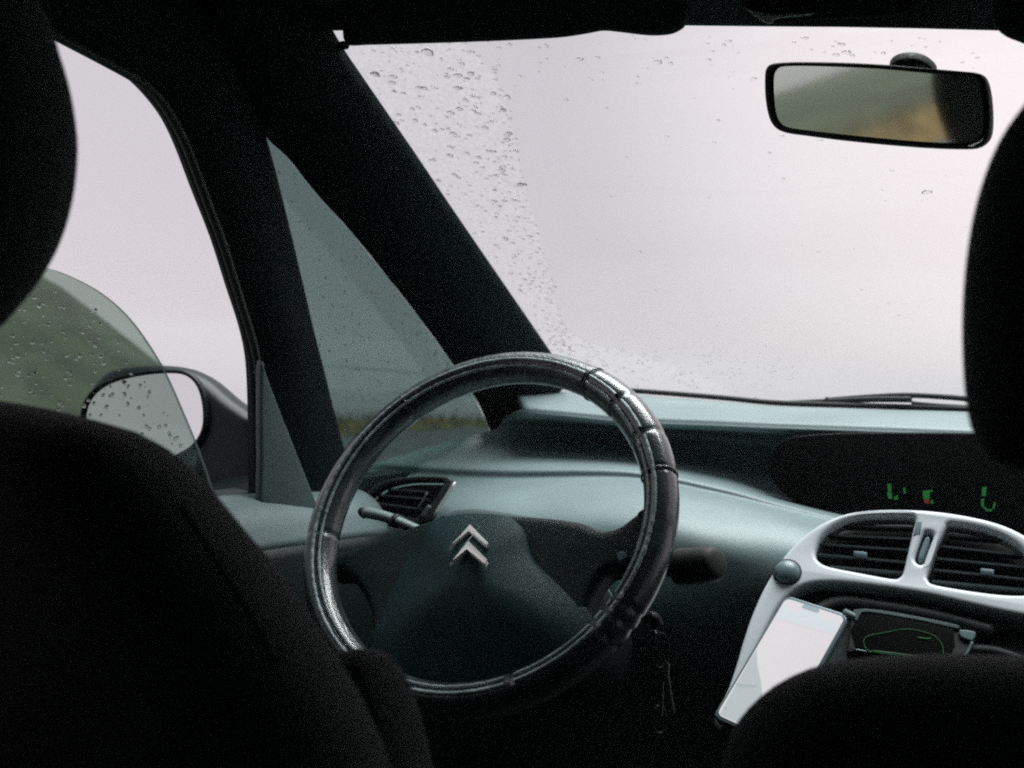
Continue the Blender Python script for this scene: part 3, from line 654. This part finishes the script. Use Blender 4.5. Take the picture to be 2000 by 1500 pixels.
for ao, wl in ((1.66, .0021), (2.08, .0017)):          # two raised lines of lacing, pale to stand for the rim's highlight
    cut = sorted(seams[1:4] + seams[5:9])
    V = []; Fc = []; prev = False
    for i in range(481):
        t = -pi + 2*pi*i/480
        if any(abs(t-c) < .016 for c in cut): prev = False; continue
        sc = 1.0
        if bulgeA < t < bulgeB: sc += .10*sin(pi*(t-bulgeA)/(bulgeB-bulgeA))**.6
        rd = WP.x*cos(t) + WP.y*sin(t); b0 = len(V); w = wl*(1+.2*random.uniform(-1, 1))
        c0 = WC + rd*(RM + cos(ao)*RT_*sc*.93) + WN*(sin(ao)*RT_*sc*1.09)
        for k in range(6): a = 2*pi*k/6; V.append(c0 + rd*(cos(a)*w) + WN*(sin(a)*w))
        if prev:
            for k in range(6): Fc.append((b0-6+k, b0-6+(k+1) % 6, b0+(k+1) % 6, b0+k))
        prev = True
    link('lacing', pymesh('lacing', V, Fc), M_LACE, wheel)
HB = Plane(WC - WN*.012, WN)
spk = [(636, 1092), (660, 1078), (705, 1062), (765, 1038), (830, 1014), (900, 1003), (980, 1001), (1060, 1005), (1130, 1014), (1172, 1030), (1205, 1024), (1238, 1000), (1262, 985), (1275, 1040), (1262, 1092), (1235, 1108), (1190, 1112), (1160, 1150), (1140, 1210), (1130, 1250), (1150, 1275), (1120, 1312), (1085, 1300), (1040, 1282), (960, 1275), (860, 1278), (790, 1300), (740, 1330), (700, 1300), (712, 1255), (720, 1200), (700, 1150), (672, 1122), (640, 1120)]
shape('spokes', HB, [sm(HB, spk, 4)], .034, .011, M_HUB, wheel, 0, res=5)
cush = [(835, 1036), (880, 1014), (930, 1010), (985, 1014), (1020, 1040), (1035, 1090), (1070, 1150), (1100, 1205), (1098, 1250), (1060, 1275), (960, 1284), (860, 1280), (790, 1268), (770, 1230), (785, 1180), (815, 1110)]
# raised airbag cover: ridge at the emblem, falling away to the lower edge
HL = resample([Vector((*p, 0)) for p in crom(HB.px(cush), 5, True)] + [Vector((*crom(HB.px(cush), 5, True)[0], 0))], 81)[:-1]
cc = Vector((*HB.to2(HB.hit(915, 1085)), 0)); V = []; Fc = []; n = len(HL)
cc2 = Vector((*HB.to2(HB.hit(925, 1140)), 0))
lv_ = [(1.36, -.003), (1.22, .0012), (1.06, .0055), (.88, .0108), (.66, .0165), (.42, .0215), (.2, .0242)]
for s, z in lv_:
    for p in HL:
        up_ = max(0, min(1, (p.y-cc2.y)/.03)); s_ = 1+(s-1)*(1-.82*up_) if s > 1 else s
        q = cc2 + (p-cc2)*s_; V.append(HB.o + HB.x*q.x + HB.y*q.y + HB.n*z)
V.append(HB.o + HB.x*cc2.x + HB.y*cc2.y + HB.n*.0252)
for i in range(len(lv_)-1):
    for j in range(n): Fc.append((i*n+j, i*n+(j+1) % n, (i+1)*n+(j+1) % n, (i+1)*n+j))
for j in range(n): Fc.append(((len(lv_)-1)*n+j, (len(lv_)-1)*n+(j+1) % n, len(V)-1))
me = pymesh('airbag_cover', V, Fc); bm = bmesh.new(); bm.from_mesh(me); bmesh.ops.recalc_face_normals(bm, faces=bm.faces); bm.to_mesh(me); bm.free()
cover = link('airbag_cover', me, M_COVER, wheel)
EM = Plane(HB.hit(915, 1066) + WN*.0205, WN + WP.y*.36)
for ch in ([(919, 1027), (955, 1064), (951, 1069), (916, 1041), (886, 1065), (878, 1073)], [(915, 1061), (951, 1097), (948, 1102), (913, 1074), (886, 1096), (879, 1105)]):
    shape('chevron', EM, [EM.px(ch)], .0045, .0008, M_CHR, wheel, .0025, res=2)
# grey pieces added to stand for glints on the spokes
for c in ([(1088, 1262), (1104, 1240), (1118, 1244), (1122, 1262), (1108, 1284), (1092, 1280)], [(1098, 1190), (1106, 1186), (1104, 1212), (1096, 1216)], [(1206, 1082), (1220, 1078), (1226, 1092), (1212, 1100)]):
    shape('spoke_glint', HB, [sm(HB, c, 3)], .008, .0025, M_BTN, wheel, .003)
# column and stalks
colm = thing('steering_column', 'grey steering column shroud behind the wheel hub', 'steering column', WC - WN*.1)
rows = []
for dd, s in ((.034, .02), (.035, .80), (.045, .95), (.06, 1.0), (.12, 1.0), (.22, .95), (.30, .85)):
    o = WC - WN*dd - WP.y*.030
    rows.append([o + WP.x*(.088*s*abs(cos(2*pi*k/36))**.6*(1 if cos(2*pi*k/36) > 0 else -1)) + WP.y*(.062*s*abs(sin(2*pi*k/36))**.6*(1 if sin(2*pi*k/36) > 0 else -1)) for k in range(36)])
shr = grid('column_shroud', rows, M_DASH, colm, 3, closed=True); shr.data.materials.append(M_SOFT)
for p in shr.data.polygons: p.material_index = 0 if (p.center-WC).dot(WP.y) > .008 else 1  # lower half black: shade under the shroud put into its colour
def stalk(name, label, pts, r0, r1, m, tip=None):
    t = thing(name, label, 'stalk', pts[0])
    tube('lever', pts, lambda s: r0 + (r1-r0)*s, m, t, 12, 5, squash=.7)
    return t
YS = .93
st = stalk('indicator_stalk', 'slim grey indicator stalk to the left of the hub', [onY(850, 1050, YS+.02), onY(800, 1028, YS), onY(755, 1010, YS-.005), onY(712, 1000, YS-.01)], .0075, .0095, M_DASH)
tube('lever_collar', [onY(778, 1019, YS-.003), onY(770, 1016, YS-.003)], .0105, M_SOFT, st, 12, 1, squash=.75)
tube('lever_tip', [onY(714, 1001, YS-.01), onY(704, 998, YS-.01)], lambda s: .0096-.004*s, M_SOFT, st, 12, 1, squash=.75)
st = stalk('wiper_stalk', 'dark wiper stalk with blunt end to the right of the wheel', [onY(1180, 1108, YS+.02), onY(1260, 1106, YS), onY(1320, 1107, YS-.01), onY(1385, 1103, YS-.02)], .009, .0165, M_RUB)
tube('lever_tip', [onY(1325, 1107, YS-.011), onY(1345, 1106, YS-.014), onY(1375, 1104, YS-.019), onY(1396, 1101, YS-.022), onY(1406, 1099, YS-.024)], lambda s: .0175*math.sqrt(max(.02, 1-s**6)), M_RUB, st, 14, 4, squash=1.0)

# ignition lock and keys
YK = .90
keys = thing('key_ring', 'small steel keys hanging on a ring from the ignition beside the wheel', 'keys', onY(1285, 1320, YK))
tube('ignition_key', [onY(1262, 1206, YK+.02), onY(1277, 1206, YK), onY(1285, 1222, YK-.002)], .0055, M_VENT, keys, 10, 4)
tube('key_cap', [onY(1270, 1200, YK-.001), onY(1282, 1206, YK-.001)], .0032, M_STEEL, keys, 8, 2)
tube('key_pin', [onY(1276, 1232, YK), onY(1278, 1240, YK)], .003, M_PHB, keys, 8, 2)
def circ(cx, cy, r, y, tilt=.5): return [onY(cx + r*cos(t*pi/12)*tilt, cy + r*sin(t*pi/12), y + .006*cos(t*pi/12)) for t in range(25)]
tube('split_ring', circ(1290, 1270, 34, YK), .0008, M_SOFT, keys, 6, 1, caps=False)
tube('split_ring', circ(1288, 1405, 27, YK), .0009, M_SOFT, keys, 6, 1, caps=False)
KP = Plane(onY(1300, 1340, YK), (.3, -.9, .35))
for pts in ([(1290, 1300), (1300, 1290), (1308, 1298), (1306, 1318), (1318, 1392), (1312, 1394), (1298, 1330)], [(1286, 1318), (1296, 1310), (1300, 1318), (1296, 1336), (1294, 1400), (1288, 1400), (1286, 1340)]):
    shape('key', KP, [KP.px(pts)], .002, .0005, M_STEEL, keys, random.uniform(0, .004))

# ================================================================== PHONE
pa, pb, pc = Vector((-.06645, 1.08547, 1.01382)), Vector((-.00157, 1.05941, 1.0104)), Vector((-.10856, .995, .90453))
pxv, pyv = (pb-pa).normalized(), (pa-pc).normalized(); pn = pxv.cross(pyv).normalized()
if pn.y > 0: pn = -pn
PH = Plane(pa, pn, up=pyv)
phone = thing('smartphone', 'smartphone with lit pale map screen standing in front of the radio', 'smartphone', pc)
def rr(x0, y0, x1, y1, r, n=6):
    o = []
    for cx, cy, a in ((x1-r, y1-r, 0), (x0+r, y1-r, 90), (x0+r, y0+r, 180), (x1-r, y0+r, 270)):
        for k in range(n+1): t = radians(a+90*k/n); o.append((cx+r*cos(t), cy+r*sin(t)))
    return o
def loc(p): return Vector((*PH.to2(p), 0))
A, B_, Cc = loc(pa), loc(pb), loc(pc)
wid, hei = (B_-A).length, (A-Cc).length
Mx = (B_-A)/wid; My = (A-Cc)/hei
def L2(u, v): q = Cc + Mx*u + My*v; return (q.x, q.y)
def prr(*a): return [L2(*p) for p in rr(*a)]
shape('phone_case', PH, [prr(-.0035, -.0045, wid+.0035, hei+.0045, .009)], .009, .0022, M_PHB, phone, -.0008)
scr = shape('screen', PH, [prr(0, 0, wid, hei, .006)], .001, 0, M_SCR, phone, .0, flat=True)
shape('status_bar', PH, [[L2(.001, hei-.026), L2(wid-.001, hei-.022), L2(wid-.001, hei-.009), L2(wid*.64, hei-.009), L2(wid*.6, hei-.006), L2(wid*.35, hei-.007), L2(wid*.3, hei-.011), L2(.001, hei-.011)]], .0006, 0, M_SCR2, scr, .0005, flat=True)
shape('screen_notch', PH, [prr(wid*.32, hei-.0055, wid*.60, hei-.0008, .002)], .0006, 0, M_LINE, scr, .0011, flat=True)
g = [PH.px([p])[0] for p in ((1474, 1275), (1478, 1293), (1489, 1340), (1500, 1360), (1470, 1405), (1398, 1396))]
# reflection low on the screen, put in as a grey patch with slanted edge
shape('screen_reflection', PH, [[L2(.001, .048+.020), PH.px([(1478, 1268)])[0], PH.px([(1480, 1300)])[0], PH.px([(1488, 1340)])[0], L2(.040, .0275), L2(.040, .001), L2(.003, .001)]], .0006, 0, M_SCR3, scr, .0005, flat=True)
tube('panel_line', [PH.hit(*p, .0012) for p in ((1436, 1334), (1450, 1338), (1478, 1338))], .0005, M_LINE, scr, 6, 2)
tube('panel_mark', [PH.hit(1418, 1379, .0012), PH.hit(1419, 1383, .0012)], .0008, M_LINE, scr, 6, 1)
hold = thing('phone_holder', 'black clamp holding the smartphone against the fascia', 'phone holder', PH.hit(1560, 1290, -.02))
shape('clamp_back', PH, [[L2(.01, .02), L2(wid-.008, .02), L2(wid-.008, hei-.03), L2(.01, hei-.03)]], .012, .003, M_SOFT, hold, -.0105)
tube('clamp_finger', [PH.hit(1650, 1196, -.003), PH.hit(1662, 1202, -.002), PH.hit(1668, 1206, -.004)], .004, M_SAIL, hold, 8, 3)
tube('clamp_arm', [PH.hit(1560, 1260, -.02), PH.hit(1580, 1240, -.05), PH.hit(1600, 1230, -.09)], .010, M_SOFT, hold, 8, 3)

# ================================================================== MIRROR, VISORS
MI_N = Vector((-.319, -.918, -.226)).normalized()
MP = Plane(onY(1716, 204, .965), MI_N)
mir = thing('rear_view_mirror', 'black framed rear-view mirror on the windscreen, tilted, reflecting the side window', 'rear-view mirror', MP.o)
mo = [(1497, 190), (1496, 150), (1500, 132), (1514, 124), (1560, 121), (1640, 122), (1720, 126), (1800, 133), (1870, 139), (1905, 143), (1922, 153), (1931, 180), (1935, 220), (1934, 258), (1926, 278), (1908, 290), (1880, 292), (1820, 290), (1740, 284), (1650, 275), (1580, 266), (1535, 259), (1514, 247), (1503, 225)]
mg = [(1510, 185), (1510, 150), (1516, 136), (1530, 130), (1570, 129), (1640, 131), (1720, 135), (1800, 142), (1860, 147), (1895, 150), (1908, 159), (1915, 185), (1918, 220), (1917, 252), (1910, 268), (1895, 277), (1870, 279), (1820, 278), (1740, 272), (1650, 263), (1580, 255), (1540, 249), (1523, 240), (1514, 220)]
shape('mirror_frame', MP, [sm(MP, mo, 4), sm(MP, mg, 4)], .012, .0028, M_RUB, mir, .004)
shape('mirror_glass', MP, [sm(MP, [(1716+(x-1716)*1.035, 206+(y-206)*1.07) for x, y in mg], 4)], .003, 0, M_MIR, mir, .0, flat=True)
cx, cy = 1716, 204
cushion('mirror_back', MP, [(cx-9+(x-cx)*.95, cy+(y-cy)*.94) for x, y in mo[::2]], .030, .02, M_RUB, mir, front=-.006, puff=0)
mb = [(1739, 122), (1745, 108), (1765, 100), (1790, 100), (1812, 108), (1830, 126), (1820, 140), (1760, 140)]
shape('mirror_mount', Plane(WSC.hit(1785, 120, -.004), -WSC.n), [sm(Plane(WSC.hit(1785, 120, -.004), -WSC.n), mb, 4)], .012, .003, M_RUB, mir, .012)
tube('mirror_stem', [WSC.hit(1785, 118, -.014), MP.hit(1760, 150, -.06), MP.hit(1740, 190, -.02)], .008, M_RUB, mir, 10, 4)

def visor(label, px, y, slope, group):
    pl = Plane(onY(sum(p[0] for p in px)/len(px), max(p[1] for p in px)-20, y), (0, -1, -slope))
    t = thing('sun_visor', label, 'sun visor', pl.o, group)
    shape('visor_pad', pl, [sm(pl, px, 4)], .022, .008, M_ROOF, t, 0, res=4)
    return t, pl
v1, vp = visor("folded driver's sun visor, long black pad with wavy lower edge above the windscreen", [(664, 60), (668, 82), (678, 93), (720, 92), (800, 90), (900, 87), (1000, 83), (1090, 78), (1145, 70), (1175, 65), (1210, 68), (1262, 74), (1300, 73), (1322, 66), (1334, 52), (1330, 10), (1300, -90), (1000, -150), (700, -150), (660, -60)], .915, .75, 'sun visors')
tube('visor_pivot', [vp.hit(676, 88, -.01), vp.hit(650, 92, -.016), vp.hit(628, 96, -.02)], .005, M_PILL, v1, 8, 2)
v2, vq = visor("rounded corner of the passenger's black sun visor above the headrest", [(1936, 40), (1946, 62), (1962, 76), (1985, 86), (2030, 98), (2200, 120), (2700, 150), (2750, 20), (2650, -120), (2000, -120), (1940, -40)], .93, .75, 'sun visors')
vk = thing('reading_lamp', 'small unlit roof lamp with a pale lens between the sun visors', 'roof lamp', WSC.hit(1520, 20, -.05))
LP = Plane(WSC.hit(1520, 20, -.062), (0, -.8, -.6))
shape('lamp_housing', LP, [sm(LP, [(1440, 5), (1470, 26), (1500, 44), (1530, 48), (1600, 40), (1720, 36), (1780, 20), (1790, -30), (1450, -40)], 4)], .014, .003, M_ROOF, vk, 0)
shape('lamp_lens', LP, [sm(LP, [(1458, 13), (1478, 20), (1520, 26), (1580, 23), (1600, 24), (1560, 30), (1520, 34), (1508, 44), (1495, 41), (1475, 28)], 2)], .003, .0008, M_TRIM, vk, .0035)

# ================================================================== WIPERS outside the glass
wp = thing('wiper', 'thin black windscreen wiper parked along the bottom of the glass', 'wiper', WSC.hit(1600, 785, .02))
tube('wiper_arm', [WSC.hit(*p, .016) for p in ((1620, 781), (1700, 775), (1770, 772), (1840, 775), (1900, 780), (2000, 790))], .0042, M_RUB, wp, 8, 4)
tube('wiper_blade', [WSC.hit(*p, .008) for p in ((1540, 788), (1620, 784), (1700, 780), (1780, 780))], .0048, M_RUB, wp, 8, 4)
tube('wiper_joint', [WSC.hit(1612, 782, .01), WSC.hit(1626, 783, .01)], .0058, M_RUB, wp, 8, 1)
tube('wiper_spring', [WSC.hit(*p, .012) for p in ((1780, 787), (1840, 792), (1890, 795), (1980, 800))], .003, M_RUB, wp, 8, 4)

# ================================================================== SEATS
ds = thing('driver_seat', "driver's black cloth seat with headrest and side bolster, nearest the door", 'car seat', (-.37, .3, .3), 'front seats')
HR = Plane((-.30, .30, 1.30), (.10, -1, .06))
cushion('headrest', HR, [(-62, -90), (-26, 10), (-1, 100), (12, 190), (12, 250), (4, 330), (-17, 420), (-54, 508), (-112, 590), (-196, 670), (-351, 700), (-514, 630), (-588, 410), (-588, 90), (-514, -140), (-351, -210), (-174, -190)], .10, .05, M_SEAT, ds, .03)
BR = Plane((-.30, .33, 1.1), (.05, -1, .16))
cushion('backrest', BR, [(-465, 732), (-245, 747), (-45, 774), (55, 797), (154, 830), (244, 906), (325, 1009), (405, 1110), (475, 1214), (545, 1329), (605, 1444), (665, 1624), (705, 1874), (505, 2124), (-245, 2212), (-845, 2112), (-995, 1512), (-845, 912), (-645, 772)], .11, .06, M_SEAT, ds, .02)
BO = Plane((-.16, .42, 1.0), (.05, -1, .2))
cushion('side_bolster', BO, [(548, 1428), (570, 1348), (593, 1298), (628, 1274), (668, 1270), (700, 1286), (726, 1333), (748, 1403), (766, 1478), (780, 1568), (788, 1708), (768, 1908), (548, 1908), (508, 1608)], .07, .04, M_SEAT, ds, .01)
tube('seam', [BR.hit(*p, .026) for p in ((350, 985), (405, 1065), (455, 1145), (500, 1220), (540, 1300))], .0016, M_PILL, ds, 6, 4)
tube('seam', [BO.hit(*p, .008) for p in ((688, 1290), (712, 1336), (734, 1402), (750, 1476), (762, 1566))], .0014, M_PILL, ds, 6, 4)
for x in (-.48, -.42): tube('headrest_post', [Vector((x, .335, 1.10)), Vector((x, .335, 1.32))], .007, M_STEEL, ds, 8, 1)
box('seat_cushion', (-.62, .38, .45), (-.14, .88, .62), M_SEAT, ds, .05)
ps = thing('passenger_seat', 'front passenger seat in black cloth, headrest cutting across the windscreen', 'car seat', (.36, .5, .3), 'front seats')
HP = Plane((.28, .50, 1.30), (-.06, -1, .06))
cushion('headrest', HP, [(2051, 120), (1991, 190), (1949, 250), (1916, 325), (1891, 415), (1876, 515), (1870, 610), (1871, 700), (1878, 790), (1896, 858), (1941, 905), (2071, 930), (2341, 940), (2591, 900), (2691, 650), (2671, 350), (2541, 150), (2341, 70), (2171, 70)], .09, .045, M_SEAT, ps, .02)
BP = Plane((.25, .52, 1.0), (-.05, -1, .2))
cushion('backrest', BP, [(1368, 1700), (1376, 1560), (1390, 1480), (1418, 1412), (1478, 1350), (1548, 1312), (1630, 1292), (1720, 1284), (1850, 1280), (2000, 1284), (2300, 1290), (2600, 1330), (2850, 1500), (2900, 1900), (2600, 2300), (1800, 2300), (1400, 2100)], .11, .05, M_SEAT, ps, .02)
for x in (.24, .34): tube('headrest_post', [Vector((x, .54, 1.02)), Vector((x, .54, 1.28))], .007, M_STEEL, ps, 8, 1)
box('seat_cushion', (.10, .58, .45), (.60, 1.0, .62), M_SEAT, ps, .05)
